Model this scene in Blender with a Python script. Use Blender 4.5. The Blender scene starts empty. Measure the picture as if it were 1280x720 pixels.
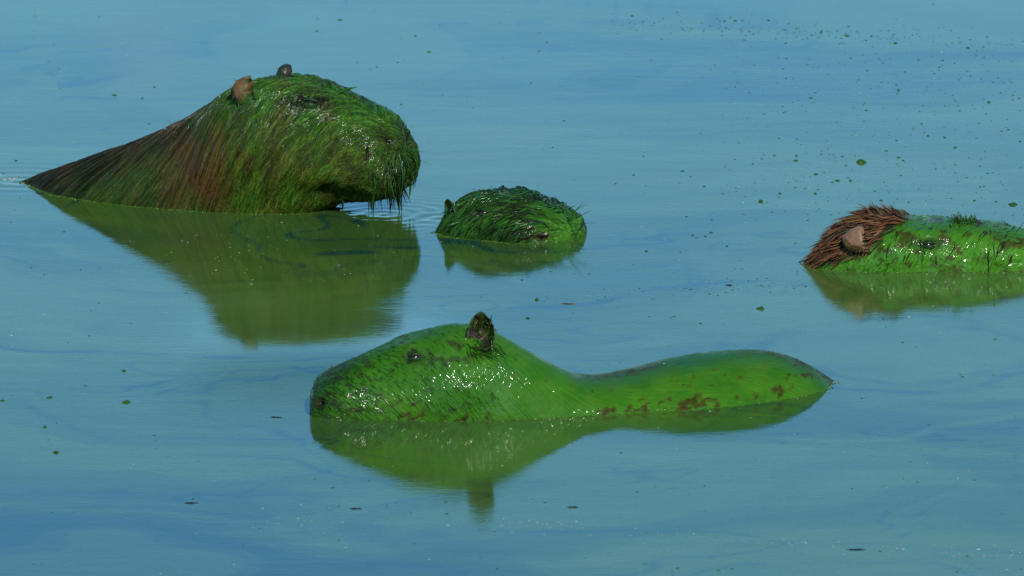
import bpy, math, random
import numpy as np
from mathutils import Vector, Matrix

R = math.radians
rng = np.random.default_rng(7)
random.seed(7)
scene = bpy.context.scene
C = scene.collection

# ------------------------------------------------------------------ camera
ELEV, DIST, PPM = R(10.0), 20.0, 750.0          # view down-angle, distance, photo pixels per metre there
FPX = PPM * DIST
FWD = np.array([0, math.cos(ELEV), -math.sin(ELEV)])
UP = np.array([0, math.sin(ELEV), math.cos(ELEV)])
CAM = -FWD * DIST
cd = bpy.data.cameras.new('camera')
cam = bpy.data.objects.new('camera', cd)
C.objects.link(cam)
cam.location = CAM
cam.rotation_euler = (math.pi / 2 - ELEV, 0, 0)
cd.sensor_width = 36.0
cd.lens = 36.0 * FPX / 1280.0
cd.clip_start = 0.5
cd.clip_end = 4000
cd.dof.use_dof = True
cd.dof.focus_distance = 19.9
cd.dof.aperture_fstop = 20.0
scene.camera = cam

# ------------------------------------------------------------------ sky, sun, exposure
SUN_EL, SUN_AZ = R(36), R(16)                    # sun behind the camera, a little to its right
world = bpy.data.worlds.new('World')
scene.world = world
world.use_nodes = True
wn = world.node_tree
sky = wn.nodes.new('ShaderNodeTexSky')
sky.sky_type = 'NISHITA'
sky.sun_disc = False
sky.sun_elevation = SUN_EL
sky.sun_rotation = math.pi - SUN_AZ
sky.air_density = 0.8
sky.dust_density = 0.0
sky.ozone_density = 4.5
hsv = wn.nodes.new('ShaderNodeHueSaturation')
hsv.inputs['Saturation'].default_value = 1.2
hsv.inputs['Hue'].default_value = 0.485
bg = wn.nodes['Background']
bg.inputs['Strength'].default_value = 0.135
wn.links.new(sky.outputs[0], hsv.inputs['Color'])
wn.links.new(hsv.outputs[0], bg.inputs[0])
sd = bpy.data.lights.new('sun', 'SUN')
sd.energy = 4.0
sd.angle = R(0.53)
sd.color = (1.0, 0.94, 0.84)
sun = bpy.data.objects.new('sun', sd)
C.objects.link(sun)
to_sun = Vector((math.sin(SUN_AZ) * math.cos(SUN_EL), -math.cos(SUN_AZ) * math.cos(SUN_EL), math.sin(SUN_EL)))
sun.rotation_euler = to_sun.to_track_quat('Z', 'Y').to_euler()
vs = scene.view_settings
vs.view_transform = 'Standard'
vs.look = 'None'
vs.exposure = 0.0
vs.gamma = 1.0
vs.use_curve_mapping = False


# ------------------------------------------------------------------ pixel <-> place
def ray(px, py):
    d = FWD * FPX + np.array([1., 0, 0]) * (px - 640.0) + UP * (360.0 - py)
    return d / np.linalg.norm(d)


def water_pt(px, py):                            # where the pixel's ray meets the water
    d = ray(px, py)
    t = -CAM[2] / d[2]
    return CAM + d * t


def on_depth(px, py, Y):                         # where it meets the upright plane y = Y
    d = ray(px, py)
    return CAM + d * ((Y - CAM[1]) / d[1])


def project(P):
    v = P - CAM
    dz = v @ FWD
    return np.stack([640 + FPX * v[..., 0] / dz, 360 - FPX * (v @ UP) / dz], -1)


# ------------------------------------------------------------------ numpy noise
def _hash(i, j, k, seed):
    n = (i * 374761393 + j * 668265263 + k * 2147483647 + seed * 1274126177) & 0xFFFFFFFF
    n = ((n ^ (n >> 13)) * 1274126177) & 0xFFFFFFFF
    n = ((n ^ (n >> 16)) * 2246822519) & 0xFFFFFFFF
    return (n & 0xFFFFFF) / float(0xFFFFFF)


def vnoise(p, seed=0):
    p = np.asarray(p, float)
    if p.shape[-1] == 2:
        p = np.concatenate([p, np.zeros(p.shape[:-1] + (1,))], -1)
    i = np.floor(p).astype(np.int64)
    f = p - i
    f = f * f * f * (f * (f * 6 - 15) + 10)
    r = 0
    for a in (0, 1):
        for b in (0, 1):
            for c in (0, 1):
                w = (f[..., 0] if a else 1 - f[..., 0]) * (f[..., 1] if b else 1 - f[..., 1]) * (f[..., 2] if c else 1 - f[..., 2])
                r = r + w * _hash(i[..., 0] + a, i[..., 1] + b, i[..., 2] + c, seed)
    return r


def fbm(p, seed=0, octv=4):
    p = np.asarray(p, float)
    r, a, t = 0, 1.0, 0
    for o in range(octv):
        r = r + a * vnoise(p * 2 ** o + o * 17.3, seed + o)
        t += a
        a *= .5
    return r / t


def smooth(e0, e1, x):
    t = np.clip((x - e0) / (e1 - e0), 0, 1)
    return t * t * (3 - 2 * t)


def pchip(x, y, xi):
    x = np.asarray(x, float); y = np.asarray(y, float)
    h = np.diff(x); d = np.diff(y) / h
    m = np.zeros_like(y)
    for k in range(1, len(x) - 1):
        if d[k - 1] * d[k] > 0:
            w1, w2 = 2 * h[k] + h[k - 1], h[k] + 2 * h[k - 1]
            m[k] = (w1 + w2) / (w1 / d[k - 1] + w2 / d[k])
    m[0], m[-1] = d[0], d[-1]
    k = np.clip(np.searchsorted(x, xi) - 1, 0, len(x) - 2)
    t = (xi - x[k]) / h[k]
    return ((1 + 2 * t) * (1 - t) ** 2 * y[k] + t * (1 - t) ** 2 * h[k] * m[k]
            + t * t * (3 - 2 * t) * y[k + 1] + t * t * (t - 1) * h[k] * m[k + 1])


def norm(v):
    return v / np.maximum(np.linalg.norm(v, axis=-1, keepdims=True), 1e-9)


# ------------------------------------------------------------------ materials
def new_mat(name):
    m = bpy.data.materials.new(name)
    m.use_nodes = True
    nt = m.node_tree
    return m, nt, nt.nodes['Principled BSDF']


def N(nt, typ, **kw):
    n = nt.nodes.new(typ)
    for k, v in kw.items():
        setattr(n, k, v)
    return n


def mat_skin(name, streak, bump, rough, coat, vs_=260, gs=170):
    """wet, algae-coated pelt: colour from the 'col' attribute, hair streaks run along the 'flow' map"""
    m, nt, b = new_mat(name)
    col = N(nt, 'ShaderNodeVertexColor', layer_name='col')
    uv = N(nt, 'ShaderNodeUVMap', uv_map='flow')
    mp = N(nt, 'ShaderNodeMapping')
    mp.inputs['Scale'].default_value = (28, vs_, 1)
    nt.links.new(uv.outputs[0], mp.inputs[0])
    n1 = N(nt, 'ShaderNodeTexNoise')
    n1.inputs['Scale'].default_value = 1
    n1.inputs['Detail'].default_value = 1.5
    n1.inputs['Roughness'].default_value = .4
    n1.inputs['Distortion'].default_value = .5
    nt.links.new(mp.outputs[0], n1.inputs['Vector'])
    tc = N(nt, 'ShaderNodeTexCoord')
    n2 = N(nt, 'ShaderNodeTexNoise')
    n2.inputs['Scale'].default_value = gs
    n2.inputs['Detail'].default_value = 1
    nt.links.new(tc.outputs['Object'], n2.inputs['Vector'])
    rmp = N(nt, 'ShaderNodeMapRange')
    rmp.inputs[1].default_value, rmp.inputs[2].default_value = .3, .72
    rmp.inputs[3].default_value, rmp.inputs[4].default_value = 1 - streak, 1 + streak * .6
    nt.links.new(n1.outputs[0], rmp.inputs[0])
    mul = N(nt, 'ShaderNodeVectorMath', operation='SCALE')
    nt.links.new(col.outputs[0], mul.inputs[0])
    nt.links.new(rmp.outputs[0], mul.inputs['Scale'])
    nt.links.new(mul.outputs[0], b.inputs['Base Color'])
    b1 = N(nt, 'ShaderNodeBump')
    b1.inputs['Strength'].default_value = bump
    b1.inputs['Distance'].default_value = .0036
    nt.links.new(n1.outputs[0], b1.inputs['Height'])
    b2 = N(nt, 'ShaderNodeBump')
    b2.inputs['Strength'].default_value = bump * .5
    b2.inputs['Distance'].default_value = .0075
    nt.links.new(n2.outputs[0], b2.inputs['Height'])
    nt.links.new(b1.outputs[0], b2.inputs['Normal'])
    nt.links.new(b2.outputs[0], b.inputs['Normal'])
    b.inputs['Roughness'].default_value = rough
    n3 = N(nt, 'ShaderNodeTexNoise')                       # wet and drier patches
    n3.inputs['Scale'].default_value = 34
    n3.inputs['Detail'].default_value = 3
    nt.links.new(tc.outputs['Object'], n3.inputs['Vector'])
    cw = N(nt, 'ShaderNodeMapRange')
    cw.inputs[1].default_value, cw.inputs[2].default_value = .36, .64
    cw.inputs[3].default_value, cw.inputs[4].default_value = coat * .35, coat * 1.4
    nt.links.new(n3.outputs[0], cw.inputs[0])
    wt = N(nt, 'ShaderNodeMath', operation='MULTIPLY')
    nt.links.new(cw.outputs[0], wt.inputs[0])
    nt.links.new(col.outputs['Alpha'], wt.inputs[1])
    nt.links.new(wt.outputs[0], b.inputs['Coat Weight'])
    b.inputs['Coat IOR'].default_value = 1.42
    for bn, k0, k1 in ((b1, bump * .35, bump * .65), (b2, bump * .1, bump * .55)):
        st_ = N(nt, 'ShaderNodeMapRange')
        st_.inputs[3].default_value, st_.inputs[4].default_value = k0, k0 + k1
        nt.links.new(col.outputs['Alpha'], st_.inputs[0])
        nt.links.new(st_.outputs[0], bn.inputs['Strength'])
    b.inputs['Coat Roughness'].default_value = .085
    b.inputs['Specular IOR Level'].default_value = .05
    nt.links.new(b2.outputs[0], b.inputs['Coat Normal'])
    return m


def mat_attr(name, rough, coat=0.0, noise=180, bump=.3, gloss=False):
    m, nt, b = new_mat(name)
    col = N(nt, 'ShaderNodeVertexColor', layer_name='col')
    tc = N(nt, 'ShaderNodeTexCoord')
    n2 = N(nt, 'ShaderNodeTexNoise')
    n2.inputs['Scale'].default_value = noise
    n2.inputs['Detail'].default_value = 4
    nt.links.new(tc.outputs['Object'], n2.inputs['Vector'])
    rmp = N(nt, 'ShaderNodeMapRange')
    rmp.inputs[1].default_value, rmp.inputs[2].default_value = .3, .7
    rmp.inputs[3].default_value, rmp.inputs[4].default_value = .7, 1.25
    nt.links.new(n2.outputs[0], rmp.inputs[0])
    mul = N(nt, 'ShaderNodeVectorMath', operation='SCALE')
    nt.links.new(col.outputs[0], mul.inputs[0])
    nt.links.new(rmp.outputs[0], mul.inputs['Scale'])
    nt.links.new(mul.outputs[0], b.inputs['Base Color'])
    bp = N(nt, 'ShaderNodeBump')
    bp.inputs['Strength'].default_value = bump
    bp.inputs['Distance'].default_value = .002
    nt.links.new(n2.outputs[0], bp.inputs['Height'])
    nt.links.new(bp.outputs[0], b.inputs['Normal'])
    if gloss:
        for sock, lo, hi in (('Roughness', rough, .16), ('Specular IOR Level', .10, .85)):
            g = N(nt, 'ShaderNodeMapRange')
            g.inputs[3].default_value, g.inputs[4].default_value = lo, hi
            nt.links.new(col.outputs['Alpha'], g.inputs[0])
            nt.links.new(g.outputs[0], b.inputs[sock])
    else:
        b.inputs['Roughness'].default_value = rough
        b.inputs['Specular IOR Level'].default_value = .3
    b.inputs['Coat Weight'].default_value = coat
    b.inputs['Coat Roughness'].default_value = .15
    return m


M_HAIRY = mat_skin('algae_wet_pelt', .45, .9, .55, .35)
M_SLICK = mat_skin('algae_slick_pelt', .13, .65, .5, .85, 215, 120)
M_FUR = mat_attr('wet_fur_clumps', .6, .0, 260, .45, True)
M_DRYFUR = mat_attr('drying_fur_clumps', .65, .0, 220, .2, False)
M_EAR = mat_attr('ear_skin', .5, .1, 150, .6)
M_SCUM = mat_attr('floating_algae', .5, .15, 260, .6)
M_BLADE = mat_attr('stuck_leaf', .4, .2, 200, .2)
M_EYE, _nt, _b = new_mat('eye_gloss')
_b.inputs['Base Color'].default_value = (.012, .008, .006, 1)
_b.inputs['Roughness'].default_value = .12


# ------------------------------------------------------------------ object helpers
def tag(o, label=None, cat=None, group=None, kind=None):
    if label: o['label'] = label
    if cat: o['category'] = cat
    if group: o['group'] = group
    if kind: o['kind'] = kind
    return o


def mesh_obj(name, verts, faces, mat, parent=None, col=None, uv=None, shade=True):
    me = bpy.data.meshes.new(name)
    verts = np.asarray(verts, np.float32)
    if parent is not None:
        verts = verts - np.array(parent.matrix_world.translation, np.float32)
    faces = np.asarray(faces, np.int32)
    k = faces.shape[1]
    me.vertices.add(len(verts))
    me.vertices.foreach_set('co', verts.ravel())
    me.loops.add(faces.size)
    me.loops.foreach_set('vertex_index', faces.ravel())
    me.polygons.add(len(faces))
    me.polygons.foreach_set('loop_start', np.arange(0, faces.size, k, dtype=np.int32))
    me.polygons.foreach_set('loop_total', np.full(len(faces), k, np.int32))
    me.update(calc_edges=True)
    me.validate()
    if shade:
        me.polygons.foreach_set('use_smooth', np.ones(len(me.polygons), bool))
    if col is not None:
        a = me.color_attributes.new('col', 'FLOAT_COLOR', 'POINT')
        c4 = np.ones((len(verts), 4), np.float32)
        c4[:, :np.shape(col)[1]] = col
        a.data.foreach_set('color', c4.ravel())
    if uv is not None:
        l = me.uv_layers.new(name='flow')
        idx = np.empty(len(me.loops), np.int32)
        me.loops.foreach_get('vertex_index', idx)
        l.data.foreach_set('uv', np.asarray(uv, np.float32)[idx].ravel())
    me.materials.append(mat)
    o = bpy.data.objects.new(name, me)
    C.objects.link(o)
    if parent is not None:
        o.parent = parent
    return o


def empty(name, loc):
    o = bpy.data.objects.new(name, None)
    o.location = loc
    o.empty_display_size = .1
    C.objects.link(o)
    o.matrix_world = Matrix.Translation(Vector(loc))
    return o


# ------------------------------------------------------------------ a body as one lofted surface
class Body:
    """stations, tail to nose: px, axis py (on the water), top py, half width m, height of widest m, bottom z m, upper/lower squareness"""
    def __init__(self, st, ns=320, nt=168, bend=None):
        st = np.array(st, float)
        ctr = np.array([water_pt(a, b) for a, b in st[:, :2]])
        top = np.array([on_depth(s[0], s[2], c[1])[2] for s, c in zip(st, ctr)])
        d = np.linalg.norm(np.diff(ctr[:, :2], axis=0), axis=1) + .5 * np.abs(np.diff(top)) + .25 * np.abs(np.diff(st[:, 3]))
        t = np.concatenate([[0], np.cumsum(np.maximum(d, 1e-4))])
        ti = np.linspace(0, t[-1], ns)
        g = lambda v: pchip(t, v, ti)
        cx, cy, zt, w, zw, zb, nu, nl = g(ctr[:, 0]), g(ctr[:, 1]), g(top), g(st[:, 3]), g(st[:, 4]), g(st[:, 5]), g(st[:, 6]), g(st[:, 7])
        k = np.ones(15) / 15                       # heading, smoothed
        hx = np.convolve(np.pad(np.gradient(cx), 7, 'edge'), k, 'valid')
        hy = np.convolve(np.pad(np.gradient(cy), 7, 'edge'), k, 'valid')
        hn = np.hypot(hx, hy); hx /= hn; hy /= hn
        sx, sy = hy, -hx
        flip = np.where(sy > 0, -1, 1)
        sx, sy = sx * flip, sy * flip              # the side towards the shore the photographer is on
        th = np.linspace(0, 2 * math.pi, nt, endpoint=False)
        S, Cc = np.sin(th)[None], np.cos(th)[None]
        up = Cc >= 0
        n = np.where(up, nu[:, None], nl[:, None])
        yy = np.sign(S) * np.abs(S) ** (2 / n) * w[:, None]
        zz = np.where(up, zw[:, None] + (zt - zw)[:, None] * np.abs(Cc) ** (2 / n), zw[:, None] - (zw - zb)[:, None] * np.abs(Cc) ** (2 / n))
        P = np.stack([cx[:, None] + sx[:, None] * yy, cy[:, None] + sy[:, None] * yy, zz], -1)
        self.P, self.ns, self.nt, self.th = P, ns, nt, th
        self.pixels()
        self.normals()

    def pixels(self):
        pp = project(self.P)
        j = np.arange(self.nt)
        near = np.where(j <= self.nt // 2, j, (self.nt - j) % self.nt)
        self.near = near
        self.pp = pp[:, near]                      # both flanks read the near flank's place

    def normals(self):
        P = self.P
        ds = np.gradient(P, axis=0)
        dt = np.roll(P, -1, 1) - np.roll(P, 1, 1)
        n = norm(np.cross(ds, dt))
        c = P.mean(1, keepdims=True)
        if (n * (P - c)).sum() < 0: n = -n
        self.Nn = n

    def find(self, px, py):
        d = np.hypot(self.pp[..., 0] - px, self.pp[..., 1] - py)
        d = d + 1e3 * (self.Nn @ (-FWD) < 0)
        d[:, self.nt // 2 + 1:] += 1e4
        i, j = np.unravel_index(np.argmin(d), d.shape)
        return i, j, (self.nt - j) % self.nt

    def blob(self, pt, amp, r, sq=(1, 1, 1)):
        d = np.linalg.norm((self.P - pt) / np.array(sq), axis=-1)
        self.P = self.P + self.Nn * (amp * np.exp(-(d / r) ** 2))[..., None]

    def dent(self, px, py, amp, r, sq=(1, 1, 1), far=True):
        i, j, jf = self.find(px, py)
        a, b = self.P[i, j].copy(), self.P[i, jf].copy()
        self.blob(a, amp, r, sq)
        if far: self.blob(b, amp, r, sq)
        self.normals()

    def flow(self, phi_tab):
        """lay of the hair: angle from backwards (0) to downwards (90) along the animal"""
        px = self.pp[:, 0, 0]
        tab = np.array(sorted(phi_tab))
        self.phi = np.radians(np.interp(px, tab[:, 0], tab[:, 1]))
        P = self.P
        seg = np.linalg.norm(np.diff(P, axis=1, append=P[:, :1]), axis=-1)
        a = np.concatenate([np.zeros((self.ns, 1)), np.cumsum(seg, 1)[:, :-1]], 1)
        self.a = a[:, self.near]
        ridge = P[:, :, :].mean(1)
        s = np.concatenate([[0], np.cumsum(np.linalg.norm(np.diff(ridge, axis=0), axis=1))])
        self.s = s
        V = self.a + np.cumsum(np.tan(self.phi) * np.gradient(s))[:, None]
        U = self.a * np.sin(self.phi)[:, None] - (s * np.cos(self.phi))[:, None]
        self.uv = np.stack([U, V], -1)

    def relief(self, amp, ku=26., kv=150., big=.0, seed=0, uv=None):
        q = self.uv * np.array([ku, kv])
        h = fbm(np.concatenate([q, np.zeros_like(q[..., :1])], -1), seed, 3) - .5
        h2 = fbm(self.P * 28, seed + 9, 3) - .5
        A = amp(self.pp) if callable(amp) else amp
        self.P = self.P + self.Nn * (h * A * 2 + h2 * big * 2)[..., None]
        self.normals()

    def build(self, parent, mat, colfn, wet=None):
        ns, nt = self.ns, self.nt
        V = self.P.reshape(-1, 3)
        col = colfn(self)
        col = np.concatenate([col, (wet(self.pp) if wet else np.ones(col.shape[:2]))[..., None]], -1).reshape(-1, 4)
        uv = self.uv.reshape(-1, 2)
        i, j = np.meshgrid(np.arange(ns - 1), np.arange(nt), indexing='ij')
        a = i * nt + j; b = i * nt + (j + 1) % nt
        F = np.stack([a, b, b + nt, a + nt], -1).reshape(-1, 4)
        caps = []
        for r0 in (0, (ns - 1) * nt):              # close both ends
            c = len(V)
            V = np.vstack([V, V[r0:r0 + nt].mean(0)]); col = np.vstack([col, col[r0]]); uv = np.vstack([uv, uv[r0]])
            jj = np.arange(nt)
            q = np.stack([np.full(nt, c), r0 + jj, r0 + (jj + 1) % nt], -1)
            caps.append(q)
        o = mesh_obj('body', V, F, mat, parent, col, uv)
        # caps joined through bmesh so that the body stays one mesh
        import bmesh
        bm = bmesh.new(); bm.from_mesh(o.data); bm.verts.ensure_lookup_table()
        for q in caps:
            for f in q:
                try: bm.faces.new([bm.verts[int(x)] for x in f]).smooth = True
                except ValueError: pass
        bmesh.ops.recalc_face_normals(bm, faces=bm.faces)
        bm.to_mesh(o.data); bm.free()
        return o

    # hair clumps that lie on the skin and follow its flow
    def sample(self, i, j):
        i = np.clip(i, 0, self.ns - 1.001); j = np.mod(j, self.nt)
        i0 = np.floor(i).astype(int); j0 = np.floor(j).astype(int) % self.nt
        fi = (i - i0)[:, None]; fj = (j - np.floor(j))[:, None]
        j1 = (j0 + 1) % self.nt
        f = lambda A: (A[i0, j0] * (1 - fi) + A[i0 + 1, j0] * fi) * (1 - fj) + (A[i0, j1] * (1 - fi) + A[i0 + 1, j1] * fi) * fj
        return f

    def strands(self, n, length, width, lift, colfn, dens, seg=4, wob=.35, droop=0., phi_add=0., seed=1, tipup=0., height=.24, clump=0.):
        r = np.random.default_rng(seed)
        area = np.linalg.norm(np.cross(np.gradient(self.P, axis=0), np.roll(self.P, -1, 1) - self.P), axis=-1)
        wgt = area * (self.P[..., 2] > -.012) * dens(self.pp, self)
        cum = np.cumsum(wgt.ravel()); k = np.searchsorted(cum, r.random(n) * cum[-1])
        i = (k // self.nt) + r.random(n) - .5; j = (k % self.nt) + r.random(n) - .5
        L = length[0] + (length[1] - length[0]) * r.random(n) ** 1.5
        W = width[0] + (width[1] - width[0]) * r.random(n)
        lf = lift[0] + (lift[1] - lift[0]) * r.random(n) ** 2
        Ps = np.gradient(self.P, axis=0); Pt = np.roll(self.P, -1, 1) - np.roll(self.P, 1, 1)
        phi0 = None
        pts, nrm = [], []
        for q in range(seg + 1):
            f = self.sample(i, j)
            p, nn = f(self.P), norm(f(self.Nn))
            if q == 0:
                px0 = f(self.pp)
                nz = fbm(p * 45, seed, 2) - .5
                col = colfn(px0, p, r)
                uv0 = self.uv[np.clip(np.round(i).astype(int), 0, self.ns - 1), np.round(j).astype(int) % self.nt]
                cl = fbm(uv0 * np.array([16., 135.]), seed + 70, 3)
                col = col * np.clip(.35 + 1.5 * smooth(.30, .70, cl) * clump + (1 - clump) * .65, 0, 2)[:, None]
            phi = np.interp(np.clip(i, 0, self.ns - 1), np.arange(self.ns), self.phi) + phi_add
            phi = phi + nz * 2 * wob + (r.random(n) - .5) * wob * .8
            ts, tt = f(Ps), f(Pt) / 2
            ls, lt = np.linalg.norm(ts, axis=1), np.linalg.norm(tt, axis=1)
            side = np.where(np.mod(j, self.nt) < self.nt / 2, 1, -1)
            k_ = q / seg
            pts.append(p + nn * (lf * L * (k_ ** 1.3) + .0006)[:, None] + np.array([0, 0, -1]) * (droop * L * k_ ** 2)[:, None])
            nrm.append(nn)
            st = L / seg
            i = i - np.cos(phi) * st / np.maximum(ls, 1e-5)
            j = j + side * np.sin(phi) * st / np.maximum(lt, 1e-5)
        return ribbons(np.array(pts), np.array(nrm), W, col, height)


GLOSS = .42


def ribbons(pts, nrm, W, col, height=.24):
    """roof-shaped tapered clumps; pts (seg+1, n, 3)"""
    S, n, _ = pts.shape
    d = np.gradient(pts, axis=0)
    b = norm(np.cross(d, nrm))
    t = np.linspace(0, 1, S)
    prof = (np.minimum(1, .55 + 2.5 * t) * (1 - t ** 2.2) + .04)[:, None, None]
    w = W[None, :, None] * prof * .5
    up = norm(np.cross(b, d))
    up = up * np.where((up * nrm).sum(-1, keepdims=True) < 0, -1, 1)
    A, B, D = pts - b * w, pts + up * w * 2 * height, pts + b * w
    V = np.stack([A, B, D], 2)                     # S,n,3,3
    V = V.transpose(1, 0, 2, 3).reshape(-1, 3)
    base = (np.arange(n) * S * 3)[:, None, None]
    q = (np.arange(S - 1) * 3)[None, :, None]
    f = []
    for e0, e1 in ((0, 1), (1, 2), (2, 0)):
        f.append(np.stack(np.broadcast_arrays(base + q + e0, base + q + e1, base + q + 3 + e1, base + q + 3 + e0), -1).reshape(-1, 4))
    cc = np.repeat(col, S * 3, 0)
    tt = np.tile(np.repeat(t, 3), n)[:, None]
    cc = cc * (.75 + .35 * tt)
    gl = (_hash(np.arange(n), np.arange(n) * 3, np.arange(n) * 7 + n, 5) < GLOSS).astype(float) * (col.max(1) > .02)   # some clumps are wet and shiny
    cc = np.concatenate([cc, np.repeat(gl, S * 3)[:, None]], 1)
    return V, np.concatenate(f), cc


def free_strands(roots, dirs, L, W, col, grav, seg=6, seed=0, curl=.25, height=.24):
    r = np.random.default_rng(seed)
    n = len(roots)
    p = np.array(roots, float); d = norm(np.array(dirs, float))
    kink = norm(r.normal(size=(n, 3))) * curl
    pts, nr = [], []
    for q in range(seg + 1):
        pts.append(p.copy())
        nr.append(norm(np.cross(np.cross(d, [0.05, -1, .2]), d) + 1e-6))
        d = norm(d + np.array([0, 0, -1.]) * (np.asarray(grav).reshape(-1, 1) / seg) + kink / seg)
        p = p + d * (L / seg)[:, None]
    return ribbons(np.array(pts), np.array(nr), W, col, height)


def merge(parts):
    V, F, Cc, o = [], [], [], 0
    for v, f, c in parts:
        V.append(v); F.append(f + o); Cc.append(c); o += len(v)
    return np.concatenate(V), np.concatenate(F), np.concatenate(Cc)


def lerp(a, b, t):
    t = np.asarray(t)[..., None]
    return np.asarray(a) * (1 - t) + np.asarray(b) * t


def gpx(pp, x, y, rx, ry):
    return np.exp(-((pp[..., 0] - x) / rx) ** 2 - ((pp[..., 1] - y) / ry) ** 2)


# surface colours; the teal one is sky sheen painted in
GREEN = np.array([.035, .150, .008])
LIME = np.array([.052, .182, .010])
DEEP = np.array([.018, .070, .008])
OLIVE = np.array([.060, .105, .008])
BROWN = np.array([.085, .038, .010])
RUST = np.array([.150, .052, .016])
BLACK = np.array([.012, .011, .008])
SKY_SHEEN = np.array([.020, .105, .035])
TAN = np.array([.30, .15, .075])


def ear(parent, pos, face, upv, rad, hgt, outer, inner, algae, name='ear', seed=0, depth=.75, thick=.006, tufts=40, lump=.006, box=2.4):
    """rounded hood-like ear, open towards 'face'"""
    nu, nv = 32, 10
    z = norm(np.array(upv, float)); x = norm(np.array(face, float) - z * np.dot(face, z)); y = np.cross(z, x)
    r = np.random.default_rng(seed)
    V, T = [], []
    dp = rad * depth
    for shell in (0, 1):
        for v in range(nv + 1):
            t = v / nv
            for u in range(nu):
                a = 2 * math.pi * u / nu
                q = t * (1 - .10 * shell)
                lobe = 1 + .10 * math.cos(2 * a + seed) * t + .06 * math.cos(3 * a + 2 * seed) * t
                fold = .35 * max(0, -math.sin(a)) * t          # the lower rim folds forwards into the head
                px_ = -dp * (1 - q ** box) + shell * thick * (1 - .7 * t ** 3) + fold * rad
                V.append(np.array(pos) + x * px_ + y * (q * lobe * rad * math.cos(a)) + z * (hgt * .5 + q * lobe * hgt * .5 * math.sin(a)))
                T.append(t)
    V = np.array(V); half = (nv + 1) * nu; m = nu
    t = np.array(T)
    V = V + norm(V - (np.array(pos) + z * hgt * .45)) * ((fbm(V * 80, seed + 5, 3) - .5) * lump)[:, None]
    nz = fbm(V * 70, seed + 3, 3)
    sh = np.repeat([0, 1], half)
    hz = ((V - np.array(pos)) @ z) / hgt
    c = np.where(sh[:, None] == 0, lerp(outer, algae, smooth(.45, .60, nz + .30 * (.35 - hz))), lerp(inner, algae, smooth(.5, .62, nz + .10 * (t > .8))))
    F = []
    for s_ in (0, 1):
        o = s_ * half
        for v in range(nv):
            for u in range(nu):
                q = [o + v * m + u, o + v * m + (u + 1) % nu, o + (v + 1) * m + (u + 1) % nu, o + (v + 1) * m + u]
                F.append(q if s_ == 0 else q[::-1])
    for u in range(nu):
        F.append([nv * m + u, nv * m + (u + 1) % nu, half + nv * m + (u + 1) % nu, half + nv * m + u])
    e = mesh_obj(name, V, F, M_EAR, parent, c)
    # short hair on the rim
    k = r.integers(0, 2 * half, tufts)
    k = k[(t[k] > .45) & (hz[k] < .85)]
    nn = norm(V[k] - (np.array(pos) + z * hgt * .4))
    dd = norm(nn * .35 + .6 * r.normal(size=nn.shape) - z * .6)
    Vt, Ft, Ct = free_strands(V[k] - nn * .002, dd, .005 + .010 * r.random(len(k)), .0010 + .0012 * r.random(len(k)),
                              np.where(r.random((len(k), 1)) < .5, algae, outer) * (.6 + .6 * r.random((len(k), 1))), .4, 4, seed)
    h = mesh_obj('ear_hair', Vt, Ft, M_FUR, None, Ct)
    h.data.transform(Matrix.Translation(-Vector(parent.matrix_world.translation)))
    h.parent = e
    h['kind'] = 'stuff'
    return e


def eye(parent, pos, nrm, fwd, r, lidcol, name='eye', opening=.36):
    n = norm(np.array(nrm, float)); f = norm(np.array(fwd) - n * np.dot(fwd, n)); u = np.cross(n, f)
    if u[2] < 0: u = -u
    def dome(rad, lo, hi, na=18, nb=9, flat=1.0):
        V, F = [], []
        for a in range(na + 1):
            lam = math.pi * a / na
            for b_ in range(nb + 1):
                ph = lo + (hi - lo) * b_ / nb
                p = f * (-math.cos(lam) * rad * 1.25) + (n * math.cos(ph) + u * math.sin(ph)) * math.sin(lam) * rad
                V.append(np.array(pos) + p)
        m = nb + 1
        for a in range(na):
            for b_ in range(nb):
                F.append([a * m + b_, a * m + b_ + 1, (a + 1) * m + b_ + 1, (a + 1) * m + b_])
        return np.array(V), F
    V, F = dome(r, -math.pi / 2, math.pi / 2)
    e = mesh_obj(name, V, F, M_EYE, parent)
    for lo, hi in ((opening, 1.7), (-1.7, -opening * .7)):
        V, F = dome(r * 1.16, lo, hi)
        V = V + (fbm(V * 120, 3, 2)[:, None] - .5) * n * r * .5
        l = mesh_obj('eyelid', V, F, M_EAR, None, np.tile(lidcol, (len(V), 1)))
        l.data.transform(Matrix.Translation(-Vector(parent.matrix_world.translation)))
        l.parent = e
        sm = l.modifiers.new('thickness', 'SOLIDIFY'); sm.thickness = r * .25
    return e


M_NOSE, _nt, _b = new_mat('wet_nose_skin')
_b.inputs['Base Color'].default_value = (.018, .010, .008, 1)
_b.inputs['Roughness'].default_value = .25


def nostril(parent, b, px, py, rx, rz, far=True):
    """wet dark comma-shaped nose opening: a raised rim round a hollow"""
    i, j, jf = b.find(px, py)
    for jj in ((j, jf) if far else (j,)):
        n = b.Nn[i, jj]; c = b.P[i, jj] + n * .0022
        u = norm(np.cross([0, 0, 1.], n)); w = np.cross(n, u)
        V, F = [], []
        m = 16
        for k, (q, d) in enumerate(((1.25, -.004), (1.0, .0012), (.72, .0004), (.4, -.0035), (.02, -.005))):
            for a in range(m):
                t = 2 * math.pi * a / m
                V.append(c + u * (q * rx * math.cos(t)) + w * (q * rz * (math.sin(t) + .25 * math.cos(2 * t))) + n * d)
        for k in range(4):
            for a in range(m):
                F.append([k * m + a, k * m + (a + 1) % m, (k + 1) * m + (a + 1) % m, (k + 1) * m + a])
        mesh_obj('nostril', V, F, M_NOSE, parent)


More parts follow.
